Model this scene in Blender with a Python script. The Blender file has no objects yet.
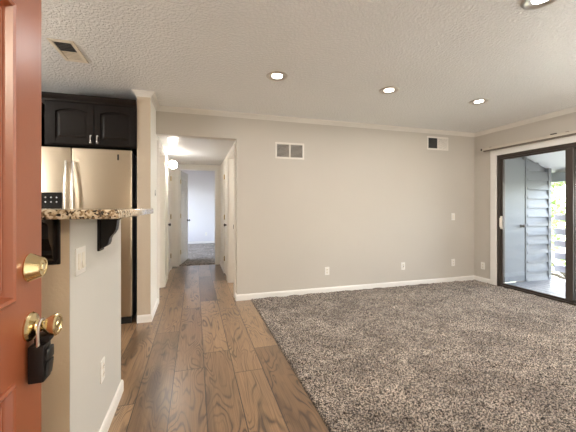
import bpy, bmesh, math, random
import numpy as np
from mathutils import Vector, Matrix

random.seed(7)
rng = np.random.default_rng(7)
S = bpy.context.scene
COL = S.collection
R = math.radians

# ------------------------------------------------------------------ camera
EYE = 1.24
cam_d = bpy.data.cameras.new('camera')
cam = bpy.data.objects.new('camera', cam_d)
COL.objects.link(cam)
cam.location = (0, 0, EYE)
cam.rotation_euler = (R(90), 0, R(-16.7))
cam_d.sensor_width = 36
cam_d.lens = 310 / 576 * 36
cam_d.shift_y = -9 / 576
cam_d.clip_start = 0.02
S.camera = cam

# ------------------------------------------------------------------ world, sun, exposure
world = bpy.data.worlds.new('world')
S.world = world
world.use_nodes = True
wn = world.node_tree
wn.nodes.clear()
sky = wn.nodes.new('ShaderNodeTexSky')
sky.sky_type = 'NISHITA'
sky.sun_disc = False
sky.sun_elevation = R(50)
sky.sun_rotation = R(70)
sky.air_density = 1.0
sky.dust_density = 2.0
wbg = wn.nodes.new('ShaderNodeBackground')
wbg.inputs['Strength'].default_value = 1.5
wo = wn.nodes.new('ShaderNodeOutputWorld')
whs = wn.nodes.new('ShaderNodeHueSaturation')      # daylight white balance
whs.inputs['Saturation'].default_value = 0.55
wn.links.new(sky.outputs[0], whs.inputs['Color'])
wn.links.new(whs.outputs[0], wbg.inputs[0])
wn.links.new(wbg.outputs[0], wo.inputs[0])

sun_d = bpy.data.lights.new('sun', 'SUN')
sun_d.energy = 5.0
sun_d.angle = R(2)
sun_d.color = (1, 0.95, 0.86)
sun = bpy.data.objects.new('sun', sun_d)
COL.objects.link(sun)
sun.rotation_euler = Vector((-0.55, -0.35, -0.95)).to_track_quat('-Z', 'Y').to_euler()

LAMP_W = 3.8          # each recessed can
LAMP_COL = (1.0, 0.985, 0.96)
FILL_E = 60.0       # unseen fill lamps added in kitchen and dining corner
GLOBE_E = 32.0         # hall globe radiance
S.view_settings.view_transform = 'Standard'
S.view_settings.look = 'None'
S.view_settings.exposure = 1.17
S.view_settings.gamma = 1.0
S.view_settings.use_curve_mapping = False
try:
    S.cycles.use_denoising = True
    S.cycles.max_bounces = 10
    S.cycles.diffuse_bounces = 7
    S.cycles.transparent_max_bounces = 16
    S.cycles.sample_clamp_indirect = 6.0
except Exception:
    pass

# ------------------------------------------------------------------ material helpers
def new_mat(name):
    m = bpy.data.materials.new(name)
    m.use_nodes = True
    nt = m.node_tree
    b = nt.nodes['Principled BSDF']
    return m, nt, b

def nd(nt, t, **kw):
    n = nt.nodes.new(t)
    for k, v in kw.items():
        setattr(n, k, v)
    return n

def setin(n, **kw):
    for k, v in kw.items():
        n.inputs[k.replace('_', ' ')].default_value = v

def coords(nt, scale=(1, 1, 1)):
    tc = nd(nt, 'ShaderNodeTexCoord')
    mp = nd(nt, 'ShaderNodeMapping')
    mp.inputs['Scale'].default_value = scale
    nt.links.new(tc.outputs['Object'], mp.inputs['Vector'])
    return mp.outputs['Vector']

def noise(nt, vec, scale, detail=4, rough=0.5, dist=0.0):
    n = nd(nt, 'ShaderNodeTexNoise')
    setin(n, Scale=scale, Detail=detail, Roughness=rough, Distortion=dist)
    nt.links.new(vec, n.inputs['Vector'])
    return n.outputs['Fac']

def ramp(nt, fac, stops, interp='LINEAR'):
    r = nd(nt, 'ShaderNodeValToRGB')
    cr = r.color_ramp
    cr.interpolation = interp
    while len(cr.elements) < len(stops):
        cr.elements.new(0.5)
    for e, (p, c) in zip(cr.elements, stops):
        e.position = p
        e.color = (c[0], c[1], c[2], 1) if len(c) == 3 else c
    nt.links.new(fac, r.inputs['Fac'])
    return r.outputs['Color']

def math_n(nt, op, a, b=None, c=None):
    n = nd(nt, 'ShaderNodeMath', operation=op)
    for i, v in enumerate((a, b, c)):
        if v is None:
            continue
        if isinstance(v, (int, float)):
            n.inputs[i].default_value = v
        else:
            nt.links.new(v, n.inputs[i])
    return n.outputs[0]

def mix_c(nt, fac, a, b, mode='MIX'):
    n = nd(nt, 'ShaderNodeMix', data_type='RGBA', blend_type=mode)
    if isinstance(fac, (int, float)):
        n.inputs[0].default_value = fac
    else:
        nt.links.new(fac, n.inputs[0])
    for i, v in ((6, a), (7, b)):
        if isinstance(v, tuple):
            n.inputs[i].default_value = (v[0], v[1], v[2], 1)
        else:
            nt.links.new(v, n.inputs[i])
    return n.outputs[2]

def bump(nt, b, h, strength=0.3, dist=0.01):
    bp = nd(nt, 'ShaderNodeBump')
    setin(bp, Strength=strength, Distance=dist)
    nt.links.new(h, bp.inputs['Height'])
    nt.links.new(bp.outputs[0], b.inputs['Normal'])

def simple(name, col, rough=0.5, metal=0.0, var=0.0, vscale=8, bump_s=0.0, bump_scale=60, spec=0.5, aniso=None):
    m, nt, b = new_mat(name)
    setin(b, Roughness=rough, Metallic=metal)
    b.inputs['Specular IOR Level'].default_value = spec
    v = coords(nt, aniso or (1, 1, 1))
    if var > 0:
        f = noise(nt, v, vscale, 4)
        lo = tuple(c * (1 - var) for c in col)
        hi = tuple(min(1, c * (1 + var)) for c in col)
        nt.links.new(ramp(nt, f, [(0.3, lo), (0.7, hi)]), b.inputs['Base Color'])
    else:
        b.inputs['Base Color'].default_value = (*col, 1)
    if bump_s > 0:
        bump(nt, b, noise(nt, v, bump_scale, 3), bump_s, 0.004)
    return m

def emis(name, col, e):
    m, nt, b = new_mat(name)
    b.inputs['Base Color'].default_value = (*col, 1)
    b.inputs['Emission Color'].default_value = (*col, 1)
    b.inputs['Emission Strength'].default_value = e
    return m

def glass_mat():
    m = bpy.data.materials.new('window_glass')
    m.use_nodes = True
    nt = m.node_tree
    nt.nodes.clear()
    o = nd(nt, 'ShaderNodeOutputMaterial')
    t = nd(nt, 'ShaderNodeBsdfTransparent')
    t.inputs[0].default_value = (0.93, 0.95, 0.95, 1)
    g = nd(nt, 'ShaderNodeBsdfGlossy')
    g.inputs['Roughness'].default_value = 0.01
    fr = nd(nt, 'ShaderNodeFresnel')
    fr.inputs['IOR'].default_value = 1.45
    mx = nd(nt, 'ShaderNodeMixShader')
    nt.links.new(fr.outputs[0], mx.inputs[0])
    nt.links.new(t.outputs[0], mx.inputs[1])
    nt.links.new(g.outputs[0], mx.inputs[2])
    nt.links.new(mx.outputs[0], o.inputs[0])
    return m

def wood_floor_mat():
    m, nt, b = new_mat('hickory_planks')
    tc = nd(nt, 'ShaderNodeTexCoord')
    sp = nd(nt, 'ShaderNodeSeparateXYZ')
    nt.links.new(tc.outputs['Object'], sp.inputs[0])
    X, Y = sp.outputs[0], sp.outputs[1]
    W, L = 0.2155, 1.5
    u = math_n(nt, 'DIVIDE', math_n(nt, 'ADD', X, 20 * W - 0.714), W)
    iu = math_n(nt, 'FLOOR', u)
    fu = math_n(nt, 'FRACT', u)
    wn1 = nd(nt, 'ShaderNodeTexWhiteNoise', noise_dimensions='1D')
    nt.links.new(iu, wn1.inputs['W'])
    yo = math_n(nt, 'ADD', Y, math_n(nt, 'MULTIPLY_ADD', wn1.outputs['Value'], 7.0, 20))
    v = math_n(nt, 'DIVIDE', yo, L)
    iv = math_n(nt, 'FLOOR', v)
    fv = math_n(nt, 'FRACT', v)
    cmb = nd(nt, 'ShaderNodeCombineXYZ')
    nt.links.new(iu, cmb.inputs[0])
    nt.links.new(iv, cmb.inputs[1])
    wn2 = nd(nt, 'ShaderNodeTexWhiteNoise', noise_dimensions='3D')
    nt.links.new(cmb.outputs[0], wn2.inputs['Vector'])
    rid = wn2.outputs['Value']
    # grain coordinates, shifted per plank
    gx = math_n(nt, 'MULTIPLY_ADD', rid, 31.0, X)
    gy = math_n(nt, 'MULTIPLY_ADD', rid, 17.0, Y)
    g = nd(nt, 'ShaderNodeCombineXYZ')
    nt.links.new(math_n(nt, 'MULTIPLY', gx, 8.0), g.inputs[0])
    nt.links.new(math_n(nt, 'MULTIPLY', gy, 1.5), g.inputs[1])
    nt.links.new(rid, g.inputs[2])
    n1 = noise(nt, g.outputs[0], 1.0, 1.5, 0.4, 0.5)
    rings = math_n(nt, 'SINE', math_n(nt, 'MULTIPLY', n1, 95.0))
    rings = math_n(nt, 'MULTIPLY_ADD', rings, 0.5, 0.5)
    rings = math_n(nt, 'POWER', rings, 4.0)
    g2 = nd(nt, 'ShaderNodeCombineXYZ')
    nt.links.new(math_n(nt, 'MULTIPLY', gx, 200.0), g2.inputs[0])
    nt.links.new(math_n(nt, 'MULTIPLY', gy, 2.5), g2.inputs[1])
    fine = noise(nt, g2.outputs[0], 1.0, 3.0, 0.6)
    blot = noise(nt, g.outputs[0], 0.55, 3.0, 0.55)
    g3 = nd(nt, 'ShaderNodeCombineXYZ')
    nt.links.new(math_n(nt, 'MULTIPLY', gx, 9.0), g3.inputs[0])
    nt.links.new(math_n(nt, 'MULTIPLY', gy, 3.0), g3.inputs[1])
    patch = noise(nt, g3.outputs[0], 1.0, 2.0, 0.5)
    ringw = math_n(nt, 'MULTIPLY', ramp(nt, patch, [(0.42, (0.2, 0.2, 0.2)), (0.62, (1, 1, 1))]), 0.85)
    base = ramp(nt, rid, [(0.0, (0.130, 0.072, 0.037)), (0.4, (0.240, 0.144, 0.077)), (1.0, (0.355, 0.226, 0.127))])
    c = mix_c(nt, math_n(nt, 'MULTIPLY', rings, ringw), base, (0.034, 0.020, 0.012))
    c = mix_c(nt, 1.0, c, ramp(nt, blot, [(0.32, (0.50, 0.47, 0.44)), (0.42, (0.97, 0.96, 0.95)), (0.72, (1.22, 1.19, 1.15))]), 'MULTIPLY')
    c = mix_c(nt, 1.0, c, ramp(nt, fine, [(0.3, (0.70, 0.68, 0.66)), (0.65, (1.12, 1.12, 1.12))]), 'MULTIPLY')
    # joints
    du = math_n(nt, 'MINIMUM', fu, math_n(nt, 'SUBTRACT', 1.0, fu))
    dv = math_n(nt, 'MULTIPLY', math_n(nt, 'MINIMUM', fv, math_n(nt, 'SUBTRACT', 1.0, fv)), L / W)
    d = math_n(nt, 'MINIMUM', du, dv)
    j = math_n(nt, 'LESS_THAN', d, 0.014)
    c = mix_c(nt, math_n(nt, 'MULTIPLY', j, 0.9), c, (0.025, 0.015, 0.01))
    nt.links.new(c, b.inputs['Base Color'])
    setin(b, Roughness=0.33)
    b.inputs['Specular IOR Level'].default_value = 0.5
    b.inputs['Coat Weight'].default_value = 0.5
    b.inputs['Coat Roughness'].default_value = 0.27
    h = math_n(nt, 'SUBTRACT', math_n(nt, 'MULTIPLY', fine, 0.25), math_n(nt, 'MULTIPLY_ADD', j, 1.2, math_n(nt, 'MULTIPLY', rings, 0.5)))
    bump(nt, b, h, 0.14, 0.002)
    return m

def carpet_mat(name='shag_carpet', lift=1.0):
    m, nt, b = new_mat(name)
    v = coords(nt)
    a = noise(nt, v, 95, 2, 0.75)
    big = noise(nt, v, 2.6, 4, 0.62, 0.6)
    mid = noise(nt, v, 9, 3, 0.6)
    q = lambda c: tuple(x * lift for x in c)
    c = ramp(nt, a, [(0.41, q((0.022, 0.015, 0.011))), (0.5, q((0.185, 0.143, 0.110))), (0.585, q((0.68, 0.575, 0.475)))])
    c = mix_c(nt, 1.0, c, ramp(nt, big, [(0.36, (0.66, 0.64, 0.63)), (0.6, (1.1, 1.1, 1.1))]), 'MULTIPLY')
    c = mix_c(nt, 1.0, c, ramp(nt, mid, [(0.3, (0.75, 0.74, 0.73)), (0.65, (1.1, 1.1, 1.1))]), 'MULTIPLY')
    nt.links.new(c, b.inputs['Base Color'])
    setin(b, Roughness=0.95)
    b.inputs['Specular IOR Level'].default_value = 0.1
    b.inputs['Sheen Weight'].default_value = 0.25
    bump(nt, b, noise(nt, v, 170, 2), 0.9, 0.01)
    return m

def granite_mat():
    m, nt, b = new_mat('speckled_granite')
    v = coords(nt)
    vo = nd(nt, 'ShaderNodeTexVoronoi')
    setin(vo, Scale=125.0)
    nt.links.new(v, vo.inputs['Vector'])
    sepc = nd(nt, 'ShaderNodeSeparateColor')
    nt.links.new(vo.outputs['Color'], sepc.inputs[0])
    n = noise(nt, v, 30, 5, 0.65)
    f = math_n(nt, 'MULTIPLY_ADD', sepc.outputs[0], 0.34, math_n(nt, 'MULTIPLY', n, 0.75))
    c = ramp(nt, f, [(0.30, (0.012, 0.009, 0.007)), (0.40, (0.05, 0.033, 0.022)), (0.46, (0.26, 0.165, 0.08)),
                     (0.56, (0.52, 0.40, 0.26)), (0.72, (0.72, 0.62, 0.47))])
    nt.links.new(c, b.inputs['Base Color'])
    setin(b, Roughness=0.12)
    return m

def plaster(name, col, rough, bs, scale, dist=0.004, thr=None, spec=0.5):
    m, nt, b = new_mat(name)
    v = coords(nt)
    f = noise(nt, v, 1.3, 3)
    nt.links.new(ramp(nt, f, [(0.3, tuple(c * 0.97 for c in col)), (0.7, col)]), b.inputs['Base Color'])
    setin(b, Roughness=rough)
    b.inputs['Specular IOR Level'].default_value = spec
    h = noise(nt, v, scale, 3, 0.55)
    if thr:
        h = ramp(nt, h, [(thr[0], (0, 0, 0)), (thr[1], (1, 1, 1))])
    bump(nt, b, h, bs, dist)
    return m

def steel_mat():
    m, nt, b = new_mat('brushed_steel')
    setin(b, Metallic=1.0, Roughness=0.33)
    b.inputs['Base Color'].default_value = (0.54, 0.45, 0.335, 1)
    v = coords(nt, (2, 2, 300))
    f = noise(nt, v, 1.0, 2)
    bump(nt, b, f, 0.05, 0.001)
    return m

M = {}
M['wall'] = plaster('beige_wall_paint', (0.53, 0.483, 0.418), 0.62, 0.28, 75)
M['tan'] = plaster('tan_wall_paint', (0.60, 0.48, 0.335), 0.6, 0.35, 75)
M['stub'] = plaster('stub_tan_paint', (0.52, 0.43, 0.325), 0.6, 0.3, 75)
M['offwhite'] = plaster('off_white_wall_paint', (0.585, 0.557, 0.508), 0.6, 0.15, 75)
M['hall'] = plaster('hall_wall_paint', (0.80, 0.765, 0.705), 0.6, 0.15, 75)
M['bedroom'] = plaster('cool_white_bedroom_paint', (0.70, 0.675, 0.685), 0.65, 0.1, 75)
M['ceiling'] = plaster('knockdown_ceiling', (0.88, 0.872, 0.85), 0.2, 0.7, 46, 0.007, (0.42, 0.6), 1.0)
M['trim'] = simple('white_trim_paint', (0.80, 0.765, 0.71), 0.38)
M['crown'] = simple('crown_paint', (0.70, 0.66, 0.595), 0.4)
M['door_white'] = simple('white_door_paint', (0.84, 0.805, 0.74), 0.4)
M['jamb_gray'] = simple('pale_gray_door_paint', (0.62, 0.63, 0.58), 0.4)
M['floor'] = wood_floor_mat()
M['carpet'] = carpet_mat()
M['carpet2'] = carpet_mat('bedroom_carpet_pile', 1.0)
M['granite'] = granite_mat()
M['steel'] = steel_mat()
M['chrome'] = simple('polished_chrome', (0.78, 0.76, 0.72), 0.16, 1.0)
M['brass'] = simple('polished_brass', (0.80, 0.66, 0.38), 0.14, 1.0)
M['brass_pale'] = simple('worn_brass', (0.86, 0.76, 0.52), 0.2, 1.0)
M['espresso'] = simple('espresso_wood', (0.007, 0.0045, 0.0035), 0.24, spec=0.3)
M['black'] = simple('black_plastic', (0.012, 0.012, 0.012), 0.35)
M['black_gloss'] = simple('black_gloss_panel', (0.008, 0.008, 0.009), 0.1)
M['lockbox'] = simple('dark_rubber_coat', (0.008, 0.005, 0.0045), 0.42, spec=0.3, bump_s=0.1, bump_scale=300)
M['door_red'] = simple('terracotta_door_paint', (0.28, 0.076, 0.029), 0.33, spec=0.85, var=0.05, vscale=3, bump_s=0.05, bump_scale=40)
M['bronze'] = simple('dark_bronze_aluminium', (0.062, 0.047, 0.038), 0.38, 0.3)
M['dark'] = simple('dark_void', (0.01, 0.01, 0.01), 0.8)
M['plate'] = simple('white_plastic', (0.80, 0.77, 0.72), 0.3)
M['ivory'] = simple('ivory_plastic', (0.78, 0.72, 0.62), 0.35)
M['vent'] = simple('vent_enamel', (0.74, 0.69, 0.62), 0.4)
M['register'] = simple('register_enamel', (0.66, 0.58, 0.46), 0.4)
M['louvre_shade'] = simple('shaded_louvre_enamel', (0.10, 0.095, 0.09), 0.5)  # dark colour stands in for the shade among open louvres
M['nickel'] = simple('satin_nickel', (0.55, 0.50, 0.45), 0.28, 1.0)
M['vent_in'] = simple('vent_dark_duct', (0.022, 0.018, 0.015), 0.8)
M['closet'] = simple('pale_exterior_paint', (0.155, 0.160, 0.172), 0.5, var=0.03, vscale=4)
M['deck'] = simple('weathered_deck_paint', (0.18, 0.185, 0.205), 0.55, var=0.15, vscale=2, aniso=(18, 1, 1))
M['soffit'] = simple('soffit_paint', (0.80, 0.79, 0.81), 0.6)
M['beamgray'] = simple('gray_beam_paint', (0.30, 0.33, 0.34), 0.6)
M['rail'] = simple('gray_railing_paint', (0.55, 0.54, 0.62), 0.55)
M['leaf'] = simple('leaf_green', (0.26, 0.36, 0.07), 0.5, var=0.35, vscale=2)
M['bark'] = simple('bark', (0.10, 0.075, 0.055), 0.9, var=0.4, vscale=10)
M['grass'] = simple('lawn', (0.21, 0.22, 0.14), 0.9, var=0.3, vscale=1.5)
M['rodbrown'] = simple('brown_rod_track', (0.15, 0.12, 0.09), 0.4)
M['paving'] = simple('pale_concrete', (0.42, 0.41, 0.39), 0.8, var=0.15, vscale=1.0)
M['rodpaint'] = simple('rod_enamel', (0.58, 0.52, 0.43), 0.4)
M['lens'] = emis('lamp_lens', (1.0, 0.93, 0.84), 9.0)
M['fill_globe'] = emis('opal_fill', (1.0, 0.985, 0.96), FILL_E)  # glow of the added, unseen fill lamps
M['fill_globe_dim'] = emis('opal_fill_dim', (1.0, 0.985, 0.96), 24.0)
M['globe'] = emis('opal_globe', (1.0, 0.95, 0.88), GLOBE_E)
M['glass'] = glass_mat()
M['icon'] = simple('pale_icon_print', (0.5, 0.5, 0.5), 0.4)

# ------------------------------------------------------------------ mesh helpers
def bm_new():
    return bmesh.new()

def box(bm, x0, x1, y0, y1, z0, z1, bev=0.0, seg=2):
    vs = [bm.verts.new((x, y, z)) for x in (x0, x1) for y in (y0, y1) for z in (z0, z1)]
    f = []
    for a in ((0, 1, 3, 2), (4, 6, 7, 5), (0, 4, 5, 1), (2, 3, 7, 6), (0, 2, 6, 4), (1, 5, 7, 3)):
        f.append(bm.faces.new([vs[i] for i in a]))
    if bev > 0:
        es = list({e for q in f for e in q.edges})
        bmesh.ops.bevel(bm, geom=es, offset=bev, segments=seg, profile=0.5, affect='EDGES')
    return vs

def obox(bm, c, ax, ay, az, bev=0.0):
    """oriented box: centre + three half-axis vectors"""
    c, ax, ay, az = map(Vector, (c, ax, ay, az))
    vs = [bm.verts.new(c + i * ax + j * ay + k * az) for i in (-1, 1) for j in (-1, 1) for k in (-1, 1)]
    f = [bm.faces.new([vs[i] for i in a]) for a in ((0, 1, 3, 2), (4, 6, 7, 5), (0, 4, 5, 1), (2, 3, 7, 6), (0, 2, 6, 4), (1, 5, 7, 3))]
    if bev > 0:
        es = list({e for q in f for e in q.edges})
        bmesh.ops.bevel(bm, geom=es, offset=bev, segments=2, profile=0.5, affect='EDGES')

def lathe(bm, prof, axis='Z', n=32, c=(0, 0, 0)):
    """prof: (r, h) list along the axis; closed at ends where r == 0"""
    rings = []
    c = Vector(c)
    def pt(r, h, t):
        a, b = r * math.cos(t), r * math.sin(t)
        if axis == 'Z':
            return c + Vector((a, b, h))
        if axis == 'X':
            return c + Vector((h, a, b))
        return c + Vector((a, h, b))
    for r, h in prof:
        if r < 1e-6:
            rings.append([bm.verts.new(pt(0, h, 0))])
        else:
            rings.append([bm.verts.new(pt(r, h, 2 * math.pi * i / n)) for i in range(n)])
    for A, B in zip(rings, rings[1:]):
        for i in range(n):
            j = (i + 1) % n
            if len(A) == 1 and len(B) == 1:
                continue
            if len(A) == 1:
                bm.faces.new((A[0], B[i], B[j]))
            elif len(B) == 1:
                bm.faces.new((A[i], B[0], A[j]))
            else:
                bm.faces.new((A[i], B[i], B[j], A[j]))

def tube(bm, pts, r, n=12, cap=True):
    pts = [Vector(p) for p in pts]
    rs = r if isinstance(r, (list, tuple)) else [r] * len(pts)
    rings = []
    up = None
    for i, p in enumerate(pts):
        d = (pts[min(i + 1, len(pts) - 1)] - pts[max(i - 1, 0)]).normalized()
        if up is None:
            up = d.orthogonal().normalized()
        else:
            up = (up - up.dot(d) * d).normalized()
        s = d.cross(up)
        rings.append([bm.verts.new(p + rs[i] * (math.cos(2 * math.pi * k / n) * up + math.sin(2 * math.pi * k / n) * s)) for k in range(n)])
    for A, B in zip(rings, rings[1:]):
        for i in range(n):
            j = (i + 1) % n
            bm.faces.new((A[i], A[j], B[j], B[i]))
    if cap:
        bm.faces.new(rings[0][::-1])
        bm.faces.new(rings[-1])

def prism(bm, poly, lift):
    """poly: list of 3D points of one face; lift: extrusion vector"""
    lift = Vector(lift)
    a = [bm.verts.new(Vector(p)) for p in poly]
    b = [bm.verts.new(Vector(p) + lift) for p in poly]
    n = len(a)
    bm.faces.new(a[::-1])
    bm.faces.new(b)
    for i in range(n):
        j = (i + 1) % n
        bm.faces.new((a[i], a[j], b[j], b[i]))

def sweep(bm, prof, path):
    """prof: (out, z) points; path: list of (point2d, outdir2d) mitred stations - a moulding along walls"""
    rings = []
    for (px, py), (ox, oy) in path:
        rings.append([bm.verts.new((px + ox * o, py + oy * o, z)) for o, z in prof])
    n = len(prof)
    for A, B in zip(rings, rings[1:]):
        for i in range(n):
            j = (i + 1) % n
            bm.faces.new((A[i], A[j], B[j], B[i]))
    bm.faces.new(rings[0][::-1])
    bm.faces.new(rings[-1])

def obj(name, bm, mat, parent=None, smooth=False, label=None):
    bmesh.ops.recalc_face_normals(bm, faces=bm.faces)
    me = bpy.data.meshes.new(name)
    bm.to_mesh(me)
    bm.free()
    me.materials.append(mat)
    if smooth:
        for p in me.polygons:
            p.use_smooth = True
        try:
            me.set_sharp_from_angle(angle=R(35))
        except Exception:
            pass
    o = bpy.data.objects.new(name, me)
    COL.objects.link(o)
    if parent is not None:
        o.parent = parent
    if label:
        o['label'] = label
    return o

def tag(o, label, cat, group=None, kind=None):
    o['label'] = label
    o['category'] = cat
    if group:
        o['group'] = group
    if kind:
        o['kind'] = kind
    return o

def thing(name, label, cat, loc=(0, 0, 0), rz=0.0, group=None, kind=None):
    o = bpy.data.objects.new(name, None)
    o.empty_display_size = 0.1
    COL.objects.link(o)
    o.location = loc
    o.rotation_euler = (0, 0, rz)
    return tag(o, label, cat, group, kind)

def struct(name, bm, mat, label=None, smooth=False):
    o = obj(name, bm, mat, None, smooth)
    o['kind'] = 'structure'
    if label:
        o['label'] = label
    return o

def copy_tree(o, parent=None):
    c = o.copy()
    COL.objects.link(c)
    if parent is not None:
        c.parent = parent
    for ch in list(o.children):
        copy_tree(ch, c)
    return c

# ------------------------------------------------------------------ layout numbers
XW = 4.53      # wall with the sliding door
YB = 4.12      # back wall
ZC = 2.48      # ceiling
XL = -0.46     # left hall wall plane
SX = XL - 0.133  # kitchen face of the stub wall
XR = 0.53      # right hall wall plane
ZH = 2.14      # hall ceiling
YE = 6.85      # hall end wall
XC = 0.714     # carpet edge
CT = 0.012     # carpet top

# ------------------------------------------------------------------ structure: floors
b = bm_new()
box(b, -3.2, XC, -0.2, YE + 0.04, -0.06, 0.0)
struct('floor', b, M['floor'], 'brown hickory plank floor running from the entry down the hall')
b = bm_new()
box(b, XC, XW + 0.12, -0.2, YB + 0.12, -0.06, -0.02)
struct('floor_slab', b, M['trim'], 'floor slab under the living room carpet')

def pile(name, x0, x1, y0, y1, z, step, amp, mat, edge=True):
    nx, ny = int((x1 - x0) / step) + 1, int((y1 - y0) / step) + 1
    gx, gy = np.meshgrid(np.linspace(x0, x1, nx), np.linspace(y0, y1, ny))
    jx = gx + rng.uniform(-0.3, 0.3, gx.shape) * step
    jy = gy + rng.uniform(-0.3, 0.3, gx.shape) * step
    zz = z + rng.normal(0, amp, gx.shape)
    # soft footprints and vacuum waves
    lo = np.zeros_like(gx)
    for k in range(26):
        a = rng.uniform(0, 2 * np.pi); f = rng.uniform(2, 11)
        lo += np.sin(f * (gx * np.cos(a) + gy * np.sin(a)) + rng.uniform(0, 6.3)) / (f ** 0.5)
    zz += 0.0011 * lo
    for k in range(40):
        a = np.pi / 2 + rng.normal(0, 0.5) - 0.3; f = rng.uniform(22, 60)
        zz += 0.0007 * np.sin(f * (gx * np.cos(a) + gy * np.sin(a)) + rng.uniform(0, 6.3) + 1.5 * np.sin(2.3 * gx + k))
    if edge:
        e = np.minimum(np.minimum(gx - x0, x1 - gx), np.minimum(gy - y0, y1 - gy))
        zz = np.where(e < 1e-6, -0.02, zz)
        jx = np.where(e < 1e-6, gx, jx); jy = np.where(e < 1e-6, gy, jy)
    co = np.stack([jx, jy, zz], -1).reshape(-1, 3).astype(np.float32)
    i = np.arange(nx * ny).reshape(ny, nx)
    q = np.stack([i[:-1, :-1], i[:-1, 1:], i[1:, 1:], i[1:, :-1]], -1).reshape(-1, 4).astype(np.int32)
    me = bpy.data.meshes.new(name)
    me.vertices.add(len(co)); me.vertices.foreach_set('co', co.ravel())
    me.loops.add(q.size); me.loops.foreach_set('vertex_index', q.ravel())
    me.polygons.add(len(q)); me.polygons.foreach_set('loop_start', np.arange(0, q.size, 4, dtype=np.int32))
    me.update(calc_edges=True)
    me.materials.append(mat)
    o = bpy.data.objects.new(name, me)
    COL.objects.link(o)
    return o

tag(pile('carpet', XC, XW, -0.08, YB, CT, 0.0075, 0.0042, M['carpet']),
    'mottled brown and beige shag carpet covering the living room floor', 'carpet', kind='stuff')
tag(pile('carpet', -1.4, 2.2, YE + 0.04, 10.85, CT, 0.03, 0.004, M['carpet2']),
    'brown carpet of the bedroom seen through the hall end doorway', 'carpet', kind='stuff')

# ------------------------------------------------------------------ structure: walls
b = bm_new()
box(b, XR, XW + 0.12, YB, YB + 0.12, -0.06, ZC)
box(b, XL, XR, YB, YB + 0.12, ZH, ZC)
struct('wall_back', b, M['wall'], 'long beige back wall of the living room with the hall opening')

DY0, DY1, DZ = 1.84, 3.71, 2.045          # sliding door opening
b = bm_new()
box(b, XW, XW + 0.12, DY1, YB, -0.06, ZC)
box(b, XW, XW + 0.12, -0.2, DY0, -0.06, ZC)
box(b, XW, XW + 0.12, DY0, DY1, DZ, ZC)
struct('wall_right', b, M['wall'], 'beige right wall around the sliding glass door')

b = bm_new()                                # entry wall, behind the camera, with the open doorway
box(b, -3.2, -0.43, -0.2, -0.08, -0.06, ZC)
box(b, 0.55, XW + 0.12, -0.2, -0.08, -0.06, ZC)
box(b, -0.43, 0.55, -0.2, -0.08, 2.06, ZC)
struct('wall_front', b, M['wall'])
b = bm_new()                                # kitchen
box(b, -3.32, -3.2, -0.2, 4.57, -0.06, ZC)
struct('wall_left', b, M['wall'])
b = bm_new()
box(b, -3.2, SX + 0.01, 4.45, 4.57, -0.06, ZC)
struct('wall_kitchen', b, M['wall'])

def holed_wall(bm, x0, x1, y0, y1, z1, holes):
    y = y0
    for a, c, top in holes:
        box(bm, x0, x1, y, a, 0, z1)
        box(bm, x0, x1, a, c, top, z1)
        y = c
    box(bm, x0, x1, y, y1, 0, z1)

LH = [(4.32, 5.14, 2.04), (5.70, 6.52, 2.04)]
RH = [(4.32, 5.14, 2.04), (5.34, 5.90, 2.04)]
b = bm_new()
box(b, SX, XL, 3.64, YB, 0, ZC)
holed_wall(b, SX, XL, YB, YE, ZC, LH)
struct('wall_hall_left', b, M['hall'], 'left hall wall ending in the stub beside the refrigerator')
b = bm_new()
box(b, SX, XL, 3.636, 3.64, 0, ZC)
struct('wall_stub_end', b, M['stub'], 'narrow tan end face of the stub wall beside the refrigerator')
b = bm_new()
holed_wall(b, XR, XR + 0.13, YB + 0.12, YE, ZC, RH)
struct('wall_hall_right', b, M['hall'], 'right hall wall with two doorways')
EX0, EX1, EZ = -0.328, 0.430, 2.04
b = bm_new()
box(b, -1.5, EX0, YE, YE + 0.12, 0, ZC)
box(b, EX1, 2.3, YE, YE + 0.12, 0, ZC)
box(b, EX0, EX1, YE, YE + 0.12, EZ, ZC)
struct('wall_hall_end', b, M['hall'], 'wall at the end of the hall around the bedroom doorway')

b = bm_new()
box(b, -1.5, 2.3, 10.85, 10.97, 0, ZC)
struct('wall_bedroom_back', b, M['bedroom'], 'pale bluish white wall at the back of the bedroom')
b = bm_new()
box(b, 2.2, 2.32, YE + 0.12, 10.85, 0, ZC)
struct('wall_bedroom_right', b, M['bedroom'])
b = bm_new()
box(b, -1.52, -1.4, YE + 0.12, 7.5, 0, ZC)
box(b, -1.52, -1.4, 10.6, 10.85, 0, ZC)
box(b, -1.52, -1.4, 7.5, 10.6, 0, 0.5)
box(b, -1.52, -1.4, 7.5, 10.6, 2.2, ZC)
struct('wall_bedroom_left', b, M['bedroom'])
b = bm_new()
for y in (7.5, 9.02, 10.54):
    box(b, -1.48, -1.44, y, y + 0.06, 0.5, 2.2)
box(b, -1.48, -1.44, 7.5, 10.6, 0.5, 0.56)
box(b, -1.48, -1.44, 7.5, 10.6, 2.14, 2.2)
struct('window_1', b, M['trim'])

# ceilings
b = bm_new()
box(b, -3.2, XW + 0.12, -0.2, YB + 0.12, ZC, ZC + 0.1)
box(b, -3.2, SX, YB + 0.12, 4.57, ZC, ZC + 0.1)
struct('ceiling', b, M['ceiling'], 'textured pale ceiling over living room and kitchen')
b = bm_new()
box(b, XL, XR, YB + 0.12, YE, ZH, ZH + 0.1)
struct('ceiling_hall', b, M['ceiling'], 'low textured hall ceiling above the globe light')
b = bm_new()
box(b, -1.52, 2.32, YE + 0.12, 10.97, ZC, ZC + 0.1)
struct('ceiling_bedroom', b, M['offwhite'])

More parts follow.
